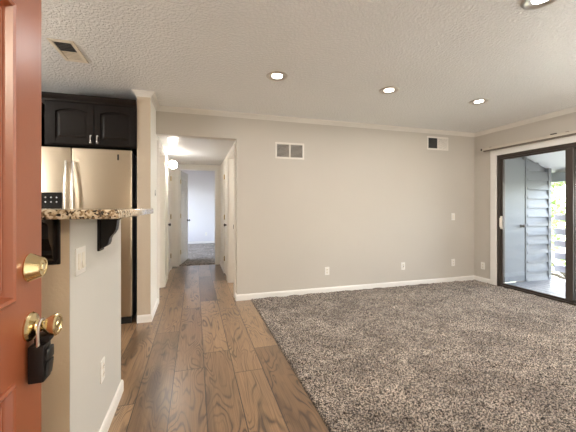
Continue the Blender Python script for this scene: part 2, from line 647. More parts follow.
# peninsula half wall
PX, PY0, PY1, PZ = -0.475, 1.428, 2.31, 1.195
b = bm_new()
box(b, -1.9, PX - 0.003, PY0, PY1, -0.0, PZ)
struct('wall_peninsula', b, M['tan'], 'beige half wall carrying the granite bar top')
b = bm_new()
box(b, PX - 0.003, PX, PY0, PY1, -0.0, PZ)
struct('wall_peninsula_side', b, M['offwhite'], 'off-white side face of the half wall facing the hall')

# ------------------------------------------------------------------ trim
BB = [(0, 0.0), (0.014, 0.0), (0.014, 0.062), (0.009, 0.078), (0.004, 0.082), (0, 0.082)]
def baseboard(name, path, label=None, z0=0.0):
    b = bm_new()
    sweep(b, [(o, z + z0) for o, z in BB], path)
    return struct(name, b, M['trim'], label)
baseboard('baseboard_back', [((XR, YB + 0.11), (-1, 0)), ((XR, YB), (-1, -1)), ((XW, YB), (-1, -1)), ((XW, DY1 + 0.10), (-1, 0))],
          'white baseboard along the back wall and round the corner')
baseboard('baseboard_left', [((SX, 3.64), (0, -1)), ((XL, 3.64), (1, -1)), ((XL, LH[0][0] - 0.06), (1, 0))],
          'white baseboard round the stub wall by the refrigerator')
baseboard('baseboard_hall_left', [((XL, LH[0][1] + 0.06), (1, 0)), ((XL, LH[1][0] - 0.06), (1, 0))], 'short white baseboard between the two left hall doors')
baseboard('baseboard_hall_right', [((XR, RH[1][1] + 0.055), (-1, 0)), ((XR, YE - 0.02), (-1, 0))], 'white baseboard at the far end of the right hall wall')
baseboard('baseboard_hall_corner', [((XL, LH[1][1] + 0.06), (1, 0)), ((XL, YE - 0.02), (1, 0))])
baseboard('baseboard_peninsula', [((PX, PY0), (1, 0)), ((PX, PY1), (1, 1)), ((PX - 0.3, PY1), (0, 1))], 'white baseboard along the foot of the half wall')
baseboard('baseboard_bedroom', [((-1.4, 10.85), (0, -1)), ((2.2, 10.85), (0, -1))], 'white baseboard of the bedroom back wall')

CR = [(0, ZC - 0.058), (0.006, ZC - 0.058), (0.008, ZC - 0.050), (0.012, ZC - 0.047), (0.024, ZC - 0.026), (0.040, ZC - 0.014), (0.044, ZC - 0.012), (0.045, ZC - 0.005), (0.045, ZC), (0, ZC)]
b = bm_new()
sweep(b, CR, [((SX, 4.44), (-1, 0)), ((SX, 3.64), (-1, -1)), ((XL, 3.64), (1, -1)), ((XL, YB), (1, -1)), ((XW, YB), (-1, -1)), ((XW, -0.08), (-1, 0))])
struct('trim_1', b, M['crown'], 'white crown moulding along the top of the walls')

def casing(name, x, side, y0, y1, top, w=0.06, t=0.018, label=None, depth=0.11):
    """casing + jamb lining of a doorway in a wall facing +-X; side = direction the wall faces"""
    b = bm_new()
    xs = sorted((x, x + side * t))
    box(b, xs[0], xs[1], y0 - w, y0, 0, top + w, 0.004)
    box(b, xs[0], xs[1], y1, y1 + w, 0, top + w, 0.004)
    box(b, xs[0], xs[1], y0, y1, top, top + w, 0.004)
    xj = sorted((x, x - side * depth))
    box(b, xj[0], xj[1], y0, y0 + 0.016, 0, top)
    box(b, xj[0], xj[1], y1 - 0.016, y1, 0, top)
    box(b, xj[0], xj[1], y0, y1, top - 0.016, top)
    return struct(name, b, M['trim'], label)

casing('trim_2', XL, 1, *LH[0], label='white casing of the nearer left hall doorway')
casing('trim_3', XL, 1, *LH[1], label='white casing of the farther left hall door')
t4 = casing('trim_4', XR, -1, *RH[0], label='white casing of the nearer right hall doorway', depth=0.13)
b = bm_new()
box(b, XR + 0.07, XR + 0.10, RH[0][1] - 0.0185, RH[0][1] - 0.0155, 0.88, 0.95, 0.001)
obj('strike_plate', b, M['bronze'], t4, label='dark strike plate')
# lit side room behind that doorway
b = bm_new()
box(b, XC, 2.6, YB + 0.12, YE, -0.06, 0.0)
struct('floor_side_room', b, M['floor'])
b = bm_new()
box(b, 2.6, 2.7, YB + 0.12, YE, 0, ZC)
struct('wall_side_room', b, M['hall'])
b = bm_new()
box(b, XR + 0.13, 2.7, YB + 0.12, YE, ZC, ZC + 0.1)
struct('ceiling_side_room', b, M['ceiling'])
casing('trim_5', XR, -1, *RH[1], w=0.05, label='white casing of the narrow right hall door')
b = bm_new()
for ya, yb in ((YE - 0.018, YE), (YE + 0.12, YE + 0.138)):
    box(b, EX0 - 0.06, EX0, ya, yb, 0, EZ + 0.06, 0.004)
    box(b, EX1, EX1 + 0.06, ya, yb, 0, EZ + 0.06, 0.004)
    box(b, EX0, EX1, ya, yb, EZ, EZ + 0.06, 0.004)
box(b, EX0, EX0 + 0.014, YE, YE + 0.12, 0, EZ)
box(b, EX1 - 0.014, EX1, YE, YE + 0.12, 0, EZ)
box(b, EX0, EX1, YE, YE + 0.12, EZ - 0.014, EZ)
struct('trim_6', b, M['trim'], 'white casing of the bedroom doorway at the end of the hall')

# ------------------------------------------------------------------ panelled door leaf
def loft_panel(bm, x0, x1, z0, z1, ysurf, s, steps):
    rings = []
    for ins, dep in steps:
        y = ysurf - s * dep
        rings.append([bm.verts.new(p) for p in ((x0 + ins, y, z0 + ins), (x1 - ins, y, z0 + ins), (x1 - ins, y, z1 - ins), (x0 + ins, y, z1 - ins))])
    for A, B in zip(rings, rings[1:]):
        for i in range(4):
            j = (i + 1) % 4
            bm.faces.new((A[i], A[j], B[j], B[i]))
    bm.faces.new(rings[-1])

STEPS = [(0, 0), (0.003, 0.0), (0.008, 0.006), (0.016, 0.0025), (0.021, 0.010), (0.030, 0.011), (0.055, 0.003)]
def door_leaf(bm, w, h, t, cols, rows, steps=STEPS, lift=0.012):
    """leaf from x 0..w, y -t/2..t/2; cols / rows are panel spans"""
    xs = [0] + [v for c in cols for v in c] + [w]
    zs = [lift] + [v for r in rows for v in r] + [h]
    for i in range(0, len(xs), 2):
        box(bm, xs[i], xs[i + 1], -t / 2, t / 2, lift, h)
    for c in cols:
        for i in range(0, len(zs), 2):
            box(bm, c[0], c[1], -t / 2, t / 2, zs[i], zs[i + 1])
        for r in rows:
            for s in (-1, 1):
                loft_panel(bm, c[0], c[1], r[0], r[1], s * t / 2, s, steps)

SIX = [(0.24, 0.82), (1.02, 1.62), (1.72, 1.90)]

# bedroom door, swung into the bedroom
ang = math.atan2(0.86, 0.155)
d = thing('door_3', 'white six-panel bedroom door swung open at the end of the hall', 'door', (EX0 + 0.018, YE + 0.13, 0.0), ang, kind='structure')
b = bm_new()
door_leaf(b, 0.745, 2.02, 0.035, [(0.10, 0.33), (0.40, 0.63)], [(0.22, 0.80), (0.99, 1.58), (1.67, 1.87)])
obj('leaf', b, M['door_white'], d)
b = bm_new()
for s in (-1, 1):
    lathe(b, [(0, 0), (0.028, 0), (0.028, s * 0.006), (0.012, s * 0.012), (0.012, s * 0.03), (0.026, s * 0.042), (0.026, s * 0.055), (0.015, s * 0.064), (0, s * 0.064)],
          'Y', 20, (0.67, s * 0.0175, 0.93))
obj('knob', b, M['bronze'], d, True, 'dark door knob')
for z in (0.28, 1.05, 1.78):
    b = bm_new()
    lathe(b, [(0, z - 0.045), (0.008, z - 0.045), (0.008, z + 0.045), (0, z + 0.045)], 'Z', 10, (-0.004, -0.022, 0))
    box(b, 0.0, 0.03, -0.0195, -0.0175, z - 0.045, z + 0.045)
    obj('hinge', b, M['brass'], d, label='brass hinge')

def hall_door(name, x, side, y0, y1, top, rec, label, knob_y, hinge_y, mat, plate=False):
    """closed panel door set in a hall wall facing side; rec = recess"""
    w = y1 - y0 - 0.036
    d = thing(name, label, 'door', (x - side * rec, y0 + 0.018, 0), R(90), kind='structure')
    b = bm_new()
    k = w / 0.78
    door_leaf(b, w, top - 0.02, 0.035, [(0.10 * k, 0.35 * k), (0.43 * k, 0.68 * k)], [(0.22, 0.80), (0.99, 1.58), (1.67, 1.90)], lift=0.022)
    obj('leaf', b, mat, d)
    s = -side          # rotated by 90 degrees: local -Y looks along world +X
    if knob_y is not None:
        b = bm_new()
        lathe(b, [(0, 0), (0.028, 0), (0.028, s * 0.006), (0.011, s * 0.012), (0.011, s * 0.026), (0.025, s * 0.036), (0.025, s * 0.048), (0.014, s * 0.056), (0, s * 0.056)],
              'Y', 20, (knob_y - y0 - 0.018, s * 0.0175, 0.93))
        obj('knob', b, M['bronze'], d, True, 'dark door knob')
    if hinge_y is not None:
        for z in (0.28, 1.05, 1.80):
            b = bm_new()
            hy = hinge_y - y0 - 0.018
            lathe(b, [(0, z - 0.045), (0.008, z - 0.045), (0.008, z + 0.045), (0, z + 0.045)], 'Z', 10, (hy, s * 0.026, 0))
            box(b, hy - 0.03, hy, s * 0.0175 - 0.002, s * 0.0175 + 0.002, z - 0.045, z + 0.045)
            obj('hinge', b, M['brass'], d, label='brass hinge')
    if plate:
        b = bm_new()
        box(b, w - 0.03, w - 0.005, s * 0.0175 - 0.003, s * 0.0175 + 0.003, 0.87, 0.96)
        obj('latch_plate', b, M['bronze'], d, label='dark latch plate')
    return d

hall_door('door_4', XL, 1, *LH[0], 0.085, 'white door deep in the nearer left hall doorway', 4.42, None, M['door_white'])
hall_door('door_5', XL, 1, *LH[1], 0.018, 'white panel door at the far left of the hall, dark knob', 5.79, 6.50, M['door_white'])
hall_door('door_7', XR, -1, *RH[1], 0.018, 'narrow white panel door on the right of the hall, dark knob', 5.42, 5.885, M['door_white'])

# ------------------------------------------------------------------ sliding glass door
b = bm_new()
CW = 0.10
box(b, XW - 0.02, XW, DY1, DY1 + CW, CT, DZ + CW, 0.004)
box(b, XW - 0.02, XW, DY0 - CW, DY0, CT, DZ + CW, 0.004)
box(b, XW - 0.02, XW, DY0, DY1, DZ, DZ + CW, 0.004)
struct('trim_7', b, M['trim'], 'white casing around the sliding glass door')

d = thing('door_2', 'dark bronze sliding glass door opening onto the balcony', 'door', (XW + 0.05, 0, 0), kind='structure')
b = bm_new()
fw = 0.045
box(b, -0.05, 0.06, DY1 - fw, DY1, 0, DZ, 0.003)
box(b, -0.05, 0.06, DY0, DY0 + fw, 0, DZ, 0.003)
box(b, -0.05, 0.06, DY0 + fw, DY1 - fw, DZ - 0.05, DZ, 0.003)
box(b, -0.05, 0.06, DY0 + fw, DY1 - fw, 0, 0.035, 0.003)
obj('frame', b, M['bronze'], d)
def slider(name, x, y0, y1, sl, sr):
    b = bm_new()
    z0, z1 = 0.036, DZ - 0.051
    box(b, x - 0.014, x + 0.014, y1 - sl, y1, z0, z1, 0.003)
    box(b, x - 0.014, x + 0.014, y0, y0 + sr, z0, z1, 0.003)
    box(b, x - 0.014, x + 0.014, y0 + sr, y1 - sl, z0, z0 + 0.03, 0.003)
    box(b, x - 0.014, x + 0.014, y0 + sr, y1 - sl, z1 - 0.025, z1, 0.003)
    p = obj(name, b, M['bronze'], d)
    b = bm_new()
    box(b, x - 0.003, x + 0.003, y0 + sr - 0.005, y1 - sl + 0.005, z0 + 0.025, z1 - 0.02)
    obj('pane', b, M['glass'], p, label='clear glass pane')
    return p
p1 = slider('sliding_panel', -0.02, 2.70, DY1 - fw - 0.001, 0.035, 0.085)
p2 = slider('fixed_panel', 0.015, DY0 + fw + 0.001, 2.77, 0.075, 0.035)
b = bm_new()
hy = DY1 - fw - 0.018
box(b, -0.046, -0.034, hy - 0.016, hy + 0.016, 0.90, 1.10, 0.003)
tube(b, [(-0.036, hy, 0.93), (-0.062, hy, 0.93), (-0.068, hy, 0.94), (-0.068, hy, 1.06), (-0.062, hy, 1.07), (-0.036, hy, 1.07)], 0.007, 8)
obj('handle', b, M['ivory'], p1, True, 'white pull handle')

# ------------------------------------------------------------------ balcony
b = bm_new()
w = 0.14
x = XW + 0.12
while x < 6.2:
    box(b, x, min(x + w - 0.008, 6.2), 0.3, 3.92, -0.065, -0.03, 0.003)
    x += w
box(b, XW + 0.12, 6.2, 0.3, 3.92, -0.2, -0.066)
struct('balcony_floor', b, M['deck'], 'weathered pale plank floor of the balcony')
b = bm_new()
prism(b, [(XW + 0.12, 0.3, 2.12), (5.42, 0.3, 2.12), (6.35, 0.3, 1.79), (6.35, 0.3, 1.87), (5.42, 0.3, 2.25), (XW + 0.12, 0.3, 2.25)], (0, 4.6, 0))
struct('balcony_roof', b, M['soffit'], 'pale sloping soffit over the balcony')
b = bm_new()
box(b, 6.04, 6.16, 0.3, 3.92, 1.68, 1.80)
box(b, 6.03, 6.17, 0.3, 3.92, 1.80, 1.845)
struct('balcony_beam', b, M['beamgray'], 'gray eave beam along the outer edge of the balcony roof')

cl = thing('storage_closet', 'pale blue-gray balcony storage closet with lap siding and a flat door', 'closet', (0, 0, -0.03), kind='thing')
YC = 3.92
b = bm_new()                                       # lap siding courses on the right half
z = 0.0
n = 14
hgt = 0.157
top = lambda x: 2.12 - max(0.0, x - 5.42) * 0.355 + 0.03
for k in range(n):
    z0, z1 = k * hgt, (k + 1) * hgt
    xr = 5.93
    if z1 > top(5.93):
        xr = min(5.93, 5.42 + (2.15 - z1) / 0.355)
    if xr < 5.5:
        z1 = min(z1, 2.10)
        xr = 5.5
    prism(b, [(5.44, YC - 0.034, z0), (5.44, YC - 0.004, z1), (5.44, YC + 0.03, z1), (5.44, YC + 0.03, z0)], (xr - 5.44, 0, 0))
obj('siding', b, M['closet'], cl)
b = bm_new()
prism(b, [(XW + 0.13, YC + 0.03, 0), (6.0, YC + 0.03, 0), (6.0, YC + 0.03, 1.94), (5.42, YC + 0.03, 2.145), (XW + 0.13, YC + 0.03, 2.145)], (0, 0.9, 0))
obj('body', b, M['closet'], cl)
b = bm_new()
box(b, 5.93, 6.0, YC - 0.035, YC + 0.03, 0, 1.95, 0.003)
obj('corner_board', b, M['closet'], cl)
b = bm_new()
box(b, 5.40, 5.44, YC - 0.024, YC + 0.03, 0, 2.12, 0.003)
obj('post_board', b, M['closet'], cl)
b = bm_new()
box(b, 4.70, 5.386, YC - 0.018, YC + 0.029, 0.012, 2.07, 0.004)
dr = obj('door', b, M['closet'], cl)
b = bm_new()
lathe(b, [(0, 0), (0.03, 0), (0.03, -0.006), (0.012, -0.012), (0.012, -0.03), (0.027, -0.042), (0.027, -0.056), (0.015, -0.066), (0, -0.066)], 'Y', 20, (5.30, YC - 0.018, 0.95))
obj('knob', b, M['bronze'], dr, True, 'dark metal knob')

rl = thing('balcony_railing', 'gray horizontal board railing along the outer edge of the balcony', 'railing', (6.1, 0, -0.03))
for z0, z1 in ((0.14, 0.255), (0.36, 0.475), (0.575, 0.685), (0.785, 0.895), (1.04, 1.135)):
    b = bm_new()
    box(b, -0.02, 0.01, 0.4, 3.90, z0, z1, 0.004)
    obj('rail_board', b, M['rail'], rl)
for y in (0.5, 2.0):
    b = bm_new()
    box(b, 0.01, 0.08, y - 0.045, y + 0.045, 0, 1.70, 0.004)
    obj('post', b, M['rail'], rl)

# ground and trees beyond the balcony
b = bm_new()
box(b, 6.4, 60, -40, 60, -3.3, -3.0)
struct('ground', b, M['grass'], 'sunlit lawn beyond the balcony')
b = bm_new()
box(b, -40, 6.4, -40, -0.3, -3.3, -3.0)
struct('ground_front', b, M['paving'])
b = bm_new()
box(b, -1.2, 1.2, -1.4, -0.2, -0.2, -0.07)
struct('landing', b, M['paving'])
b = bm_new()
box(b, -2.4, 2.4, -1.55, -1.4, -3.0, 2.5)
struct('landing_shade_wall', b, M['wall'])  # unseen wall added to dim the daylight through the entry doorway
b = bm_new()
box(b, -2.4, 2.4, -1.55, -0.2, 2.5, 2.62)
struct('landing_shade_roof', b, M['wall'])  # unseen cover added to keep sky light off the doorway

def tree(loc, h, crown_r, n, label, seed, lean=0.0):
    rr = np.random.default_rng(seed)
    t = thing('tree', label, 'tree', loc, group='trees beyond the balcony')
    b = bm_new()
    top = Vector((lean, 0.1, h))
    tube(b, [(0, 0, 0), Vector((lean * 0.3, 0, h * 0.35)), Vector((lean * 0.7, 0.05, h * 0.65)), top], [0.16, 0.13, 0.09, 0.03], 10)
    for k in range(7):
        f = rr.uniform(0.35, 0.85)
        a = rr.uniform(0, 6.28)
        p = Vector((lean * f, 0, h * f))
        q = p + Vector((math.cos(a), math.sin(a), rr.uniform(0.15, 0.7))) * crown_r * rr.uniform(0.6, 0.95)
        tube(b, [p, p.lerp(q, 0.5) + Vector((0, 0, 0.1)), q], [0.06, 0.04, 0.012], 7)
    obj('trunk', b, M['bark'], t, True)
    b = bm_new()
    cs = [(rr.normal(0, 0.45) * crown_r + lean * 0.7, rr.normal(0, 0.45) * crown_r, h * rr.uniform(0.45, 1.0), crown_r * rr.uniform(0.3, 0.55)) for _ in range(11)]
    for _ in range(n):
        cx, cy, cz, cr = cs[rr.integers(len(cs))]
        v = Vector(rr.normal(0, 1, 3)).normalized() * cr * rr.uniform(0.3, 1.0) ** 0.5
        p = Vector((cx, cy, cz)) + v
        s = rr.uniform(0.05, 0.10)
        u = Vector(rr.normal(0, 1, 3)).normalized()
        w_ = u.orthogonal().normalized()
        bm_v = [b.verts.new(p + u * s), b.verts.new(p + w_ * s * 0.5 + u * 0.2 * s), b.verts.new(p - u * s), b.verts.new(p - w_ * s * 0.5 + u * 0.2 * s)]
        b.faces.new(bm_v)
    obj('crown', b, M['leaf'], t)
tree((8.9, 5.2, -3), 5.6, 1.7, 2600, 'slender yellow-green tree just beyond the balcony railing', 3, 0.5)
tree((13.0, 9.6, -3), 6.8, 2.2, 3600, 'leafy tree farther behind the balcony, left of the door stile', 5)
tree((14.5, 5.2, -3), 5.4, 2.1, 3200, 'low bushy tree behind the balcony, right of the door stile', 8)

# ------------------------------------------------------------------ curtain rod
t = thing('curtain_rod', 'slim cream traverse curtain rod mounted above the sliding glass door', 'curtain rod', (XW, 0, 2.165), kind='thing')
b = bm_new()
box(b, -0.085, -0.050, 1.60, 3.90, -0.020, 0.014, 0.005)
obj('rod', b, M['rodpaint'], t)
b = bm_new()
box(b, -0.082, -0.053, 1.62, 3.88, -0.042, -0.019, 0.003)
obj('track', b, M['rodbrown'], t, label='dark track under the rod')
for y in (3.82, 2.75, 1.70):
    b = bm_new()
    box(b, -0.06, 0.0, y - 0.012, y + 0.012, -0.006, 0.010, 0.002)
    box(b, -0.006, 0.0, y - 0.02, y + 0.02, -0.02, 0.035, 0.002)
    obj('bracket', b, M['bronze'], t, label='dark bracket')
b = bm_new()
box(b, -0.088, -0.052, 3.90, 3.925, -0.014, 0.016, 0.003)
obj('end_cap', b, M['bronze'], t, label='dark end cap')
b = bm_new()
box(b, -0.08, -0.06, 2.83, 2.90, 0.015, 0.030, 0.003)
obj('carrier', b, M['bronze'], t, label='dark carrier clip on top of the rod')

# ------------------------------------------------------------------ vents
def louvre_vent(name, label, loc, w, h, left_open, right_open, rot, lm=None):
    """wall register in local X (width), Z (height), facing -Y"""
    t = thing(name, label, 'vent', loc, rot, group='wall vents')
    b = bm_new()
    fr = 0.025
    box(b, -w / 2, w / 2, -0.008, 0, -h / 2, -h / 2 + fr, 0.002)
    box(b, -w / 2, w / 2, -0.008, 0, h / 2 - fr, h / 2, 0.002)
    box(b, -w / 2, -w / 2 + fr, -0.008, 0, -h / 2 + fr, h / 2 - fr, 0.002)
    box(b, w / 2 - fr, w / 2, -0.008, 0, -h / 2 + fr, h / 2 - fr, 0.002)
    box(b, -0.01, 0.01, -0.008, 0, -h / 2 + fr, h / 2 - fr, 0.002)
    obj('frame', b, M['vent'], t)
    for (xa, xb, op) in ((-w / 2 + fr, -0.01, left_open), (0.01, w / 2 - fr, right_open)):
        b = bm_new()
        box(b, xa, xb, -0.0015, 0, -h / 2 + fr, h / 2 - fr)
        obj('duct', b, M['vent_in'], t, label='dark duct behind the louvres')
        b = bm_new()
        n = 11
        for i in range(n):
            z = -h / 2 + fr + (i + 0.5) * (h - 2 * fr) / n
            if op:
                obox(b, ((xa + xb) / 2, -0.005, z), ((xb - xa) / 2, 0, 0), (0, 0.0032, -0.0022), (0, 0.0006, 0.0008))
            else:
                obox(b, ((xa + xb) / 2, -0.005, z), ((xb - xa) / 2, 0, 0), (0, 0.002, 0.0066), (0, 0.0008, -0.0003))
        obj('louvres', b, lm if (lm and op) else M['vent'], t)
    return t
louvre_vent('wall_vent', 'double-panel beige vent high on the wall beside the hall opening', (1.262, YB, 2.018), 0.42, 0.225, True, True, 0)
louvre_vent('wall_vent', 'smaller-looking vent near the far corner with only one half dark', (3.77, YB, 2.27), 0.42, 0.215, True, False, 0, M['louvre_shade'])

t = thing('ceiling_vent', 'rectangular ceiling register with a dark open half above the kitchen', 'vent', (-0.957, 2.86, ZC))
b = bm_new()
for (x0, x1, y0, y1) in ((-0.085, 0.085, -0.18, -0.15), (-0.085, 0.085, 0.15, 0.18), (-0.085, -0.058, -0.15, 0.15), (0.058, 0.085, -0.15, 0.15)):
    box(b, x0, x1, y0, y1, -0.010, 0, 0.003)
obj('frame', b, M['register'], t)
b = bm_new()
box(b, -0.058, 0.058, -0.15, 0.15, -0.0015, 0)
obj('duct', b, M['vent_in'], t, label='dark duct behind the blades')
for k in range(2):
    b = bm_new()
    for i in range(k * 6, k * 6 + 6):
        y = -0.145 + i * 0.0264
        if k == 0:
            obox(b, (0, y, -0.005), (0.058, 0, 0), (0, 0.0005, 0), (0, 0, 0.0022))
        else:
            obox(b, (0, y, -0.004), (0.058, 0, 0), (0, 0.0128, 0.0012), (0, 0.0, 0.0008))
    obj('blades', b, (M['louvre_shade'], M['register'])[k], t, label=('dark open blades', 'closed beige blades')[k])  # open half takes the colour that imitates shade

# ------------------------------------------------------------------ recessed lights
def recessed():
    t = thing('recessed_light', 'x', 'ceiling light', (0, 0, ZC), group='recessed ceiling lights')
    b = bm_new()
    lathe(b, [(0.102, 0), (0.102, -0.004), (0.096, -0.010), (0.084, -0.012), (0.078, -0.010)], 'Z', 40)
    obj('trim_ring', b, M['nickel'], t, True)
    b = bm_new()
    lathe(b, [(0.078, -0.010), (0.066, -0.004), (0.058, -0.0025), (0.0, -0.0025)], 'Z', 40)
    obj('baffle', b, M['nickel'], t, True, 'reflective baffle')
    b = bm_new()
    lathe(b, [(0.048, -0.003), (0.046, -0.006), (0.0, -0.008)], 'Z', 32)
    obj('lens', b, M['lens'], t, True, 'glowing lens')
    ld = bpy.data.lights.new('downlight', 'AREA')
    ld.shape = 'DISK'
    ld.size = 0.085
    ld.energy = LAMP_W
    ld.color = LAMP_COL
    lo = bpy.data.objects.new('downlight', ld)
    COL.objects.link(lo)
    lo.parent = t
    lo.location = (0, 0, -0.0085)
    return t
proto = recessed()
LY = (2.84, 1.33)
LX = (0.745, 1.97, 3.19)
names = {(0.745, 2.84): 'round recessed ceiling light nearest the hall opening and large vent',
         (1.97, 2.84): 'middle recessed ceiling light of the three in a row',
         (3.19, 2.84): 'recessed ceiling light nearest the sliding door corner',
         (1.97, 1.33): 'recessed ceiling light cut off by the top edge of the picture',
         (0.745, 1.33): 'recessed ceiling light above the entry, out of the picture',
         (3.19, 1.33): 'recessed ceiling light before the sliding door, out of the picture'}
first = True
for y in LY:
    for x in LX:
        o = proto if first else copy_tree(proto)
        first = False
        o.location = (x, y, ZC)
        o['label'] = names[(x, y)]

# unseen globe lamps added to brighten ceiling and hall: kitchen, side room, dining corner
def fill_globe(loc, label, mat='fill_globe'):
    t = thing('fill_light', label, 'fill light', loc)
    b = bm_new()
    lathe(b, [(0, 0), (0.06, 0), (0.06, -0.015), (0.012, -0.03), (0.006, -0.04), (0.006, -0.50), (0.03, -0.51), (0.03, -0.56)], 'Z', 24)
    obj('stem', b, M['bronze'], t, True)
    b = bm_new()
    prof = [(0.14 * math.sin(math.pi * i / 16), -0.68 - 0.14 * math.cos(math.pi * i / 16)) for i in range(17)]
    prof[0] = (0, prof[0][1]); prof[-1] = (0, prof[-1][1])
    lathe(b, prof, 'Z', 32)
    obj('globe', b, M[mat], t, True, 'glowing opal globe')
fill_globe((-2.6, 2.2, ZC), 'opal globe fill lamp added in the kitchen, hidden behind the entry door')
fill_globe((1.75, 4.75, ZC), 'opal globe fill lamp added in the side room, out of sight through the right hall doorway', 'fill_globe_dim')  # unseen lamp added to brighten the hall floor
fill_globe((3.5, 0.45, ZC), 'opal globe fill lamp added in the dining corner, out of the picture')

t = thing('landing_fill_light', 'opal globe fill lamp added over the entry landing, out of the picture', 'porch light', (0.2, -0.8, 2.5))  # unseen lamp added to brighten the tan end of the half wall
b = bm_new()
lathe(b, [(0, 0), (0.06, 0), (0.06, -0.02), (0.02, -0.04), (0.02, -0.24)], 'Z', 24)
obj('stem', b, M['bronze'], t, True)
b = bm_new()
prof = [(0.12 * math.sin(math.pi * i / 16), -0.35 - 0.12 * math.cos(math.pi * i / 16)) for i in range(17)]
prof[0] = (0, prof[0][1]); prof[-1] = (0, prof[-1][1])
lathe(b, prof, 'Z', 32)
obj('globe', b, emis('opal_landing_fill', (1.0, 0.88, 0.70), 45.0), t, True, 'glowing opal globe')

# hall globe
t = thing('wall_globe_light', 'glowing white globe light on the left hall wall near the ceiling', 'wall light', (XL, 5.42, 1.935))
b = bm_new()
lathe(b, [(0, 0), (0.055, 0), (0.055, 0.008), (0.03, 0.02), (0.02, 0.04), (0.035, 0.05)], 'X', 24)
obj('wall_plate', b, M['brass_pale'], t, True, 'metal wall plate')
b = bm_new()
prof = [(0.066 * math.sin(math.pi * i / 16), 0.112 - 0.066 * math.cos(math.pi * i / 16)) for i in range(17)]
prof[0] = (0, prof[0][1]); prof[-1] = (0, prof[-1][1])
lathe(b, prof, 'X', 32)
obj('globe', b, M['globe'], t, True, 'glowing opal globe')

# ------------------------------------------------------------------ switches and outlets (local: X width, Z height, facing -Y)
def plate_bm(w, h):
    b = bm_new()
    box(b, -w / 2, w / 2, -0.006, 0, -h / 2, h / 2, 0.0025)
    return b
def outlet(loc, rz, label, dark=False, w=0.07, h=0.115):
    t = thing('wall_outlet', label, 'outlet', loc, rz, group='wall outlets')
    obj('cover_plate', plate_bm(w, h), M['plate'], t)
    for s in (-1, 1):
        b = bm_new()
        lathe(b, [(0, -0.0085), (0.015, -0.0085), (0.0165, -0.006)], 'Y', 20, (0, 0, s * 0.021))
        r_ = obj('receptacle', b, M['ivory'], t)
        b = bm_new()
        for dx in (-0.006, 0.006):
            box(b, dx - 0.0012, dx + 0.0012, -0.0092, -0.0084, s * 0.021 - 0.002, s * 0.021 + 0.006)
        lathe(b, [(0, -0.0092), (0.0022, -0.0092), (0.0022, -0.0084)], 'Y', 8, (0, 0, s * 0.021 - 0.008))
        obj('slots', b, M['black'], r_)
    return t
outlet((1.824, YB, 0.318), 0, 'white outlet low on the back wall, nearest the hall')
outlet((3.11, YB, 0.318), 0, 'white outlet with a dark jack low on the back wall, second from the hall')
b = bm_new()
lathe(b, [(0, -0.016), (0.006, -0.016), (0.006, -0.006)], 'Y', 12, (0, 0, -0.0))
jk = [o for o in bpy.data.objects if o.get('label', '').startswith('white outlet with a dark jack')][0]
obj('coaxial_jack', b, M['black'], jk, label='dark coaxial jack')
outlet((4.08, YB, 0.325), 0, 'white outlet low on the back wall, near the far corner')
outlet((XW, 3.955, 0.275), R(-90), 'white outlet low on the right wall beside the sliding door')
outlet((PX, 1.87, 0.37), R(90), 'white outlet low on the side of the half wall')
outlet((0.36, 10.85, 0.33), 0, 'tiny outlet on the bedroom wall seen through the hall doorway')

def switch(loc, rz, label, gangs=1, dark=False):
    w = 0.07 + 0.046 * (gangs - 1)
    t = thing('light_switch', label, 'switch', loc, rz, group='light switches')
    obj('cover_plate', plate_bm(w, 0.115), M['plate'], t)
    for g in range(gangs):
        cx = (g - (gangs - 1) / 2) * 0.046
        b = bm_new()
        prism(b, [(cx - 0.0155, -0.006, -0.033), (cx - 0.0155, -0.013, -0.033), (cx - 0.0155, -0.0075, 0.0), (cx - 0.0155, -0.0075, 0.033), (cx - 0.0155, -0.006, 0.033)], (0.031, 0, 0))
        obj('rocker', b, M['black'] if dark else M['ivory'], t)
    return t
switch((4.08, YB, 1.08), 0, 'white light switch halfway up the back wall near the corner')
switch((PX, 1.535, 1.01), R(90), 'white double rocker switch on the half wall under the bar top', 2)
switch((XL, 3.98, 1.41), R(90), 'small dark control on the stub wall just before the hall', 1, True)

# ------------------------------------------------------------------ granite bar top and corbels
b = bm_new()
box(b, -1.98, -0.275, 1.295, 2.325, PZ, PZ + 0.035, 0.006, 3)
tag(obj('bar_top', b, M['granite'], None, True), 'speckled cream and black granite bar top on the half wall', 'countertop')

PROF = [(.012, 0), (.152, 0), (.150, -.005), (.120, -.011), (.096, -.018), (.088, -.026), (.086, -.05), (.082, -.073), (.071, -.092),
        (.059, -.106), (.052, -.120), (.050, -.138), (.044, -.152), (.030, -.162), (.012, -.170)]
def corbel(loc, rz, label, k=1.0):
    """projects along local -Y, local X is the thickness"""
    t = thing('corbel', label, 'bracket', loc, rz, group='bar top brackets')
    b = bm_new()
    prism(b, [(-0.029, -d * k, z) for d, z in PROF], (0.058, 0, 0))
    obj('scroll', b, M['espresso'], t)
    b = bm_new()
    box(b, -0.042, 0.042, -0.012, 0, -0.180, 0, 0.003)
    obj('back_plate', b, M['espresso'], t)
    return t
corbel((PX, 1.822, PZ), R(90), 'dark scrolled wooden bracket on the off-white side of the half wall')
corbel((-0.548, PY0, PZ), 0, 'dark wooden bracket on the beige end of the half wall beside the deadbolt', 0.92)

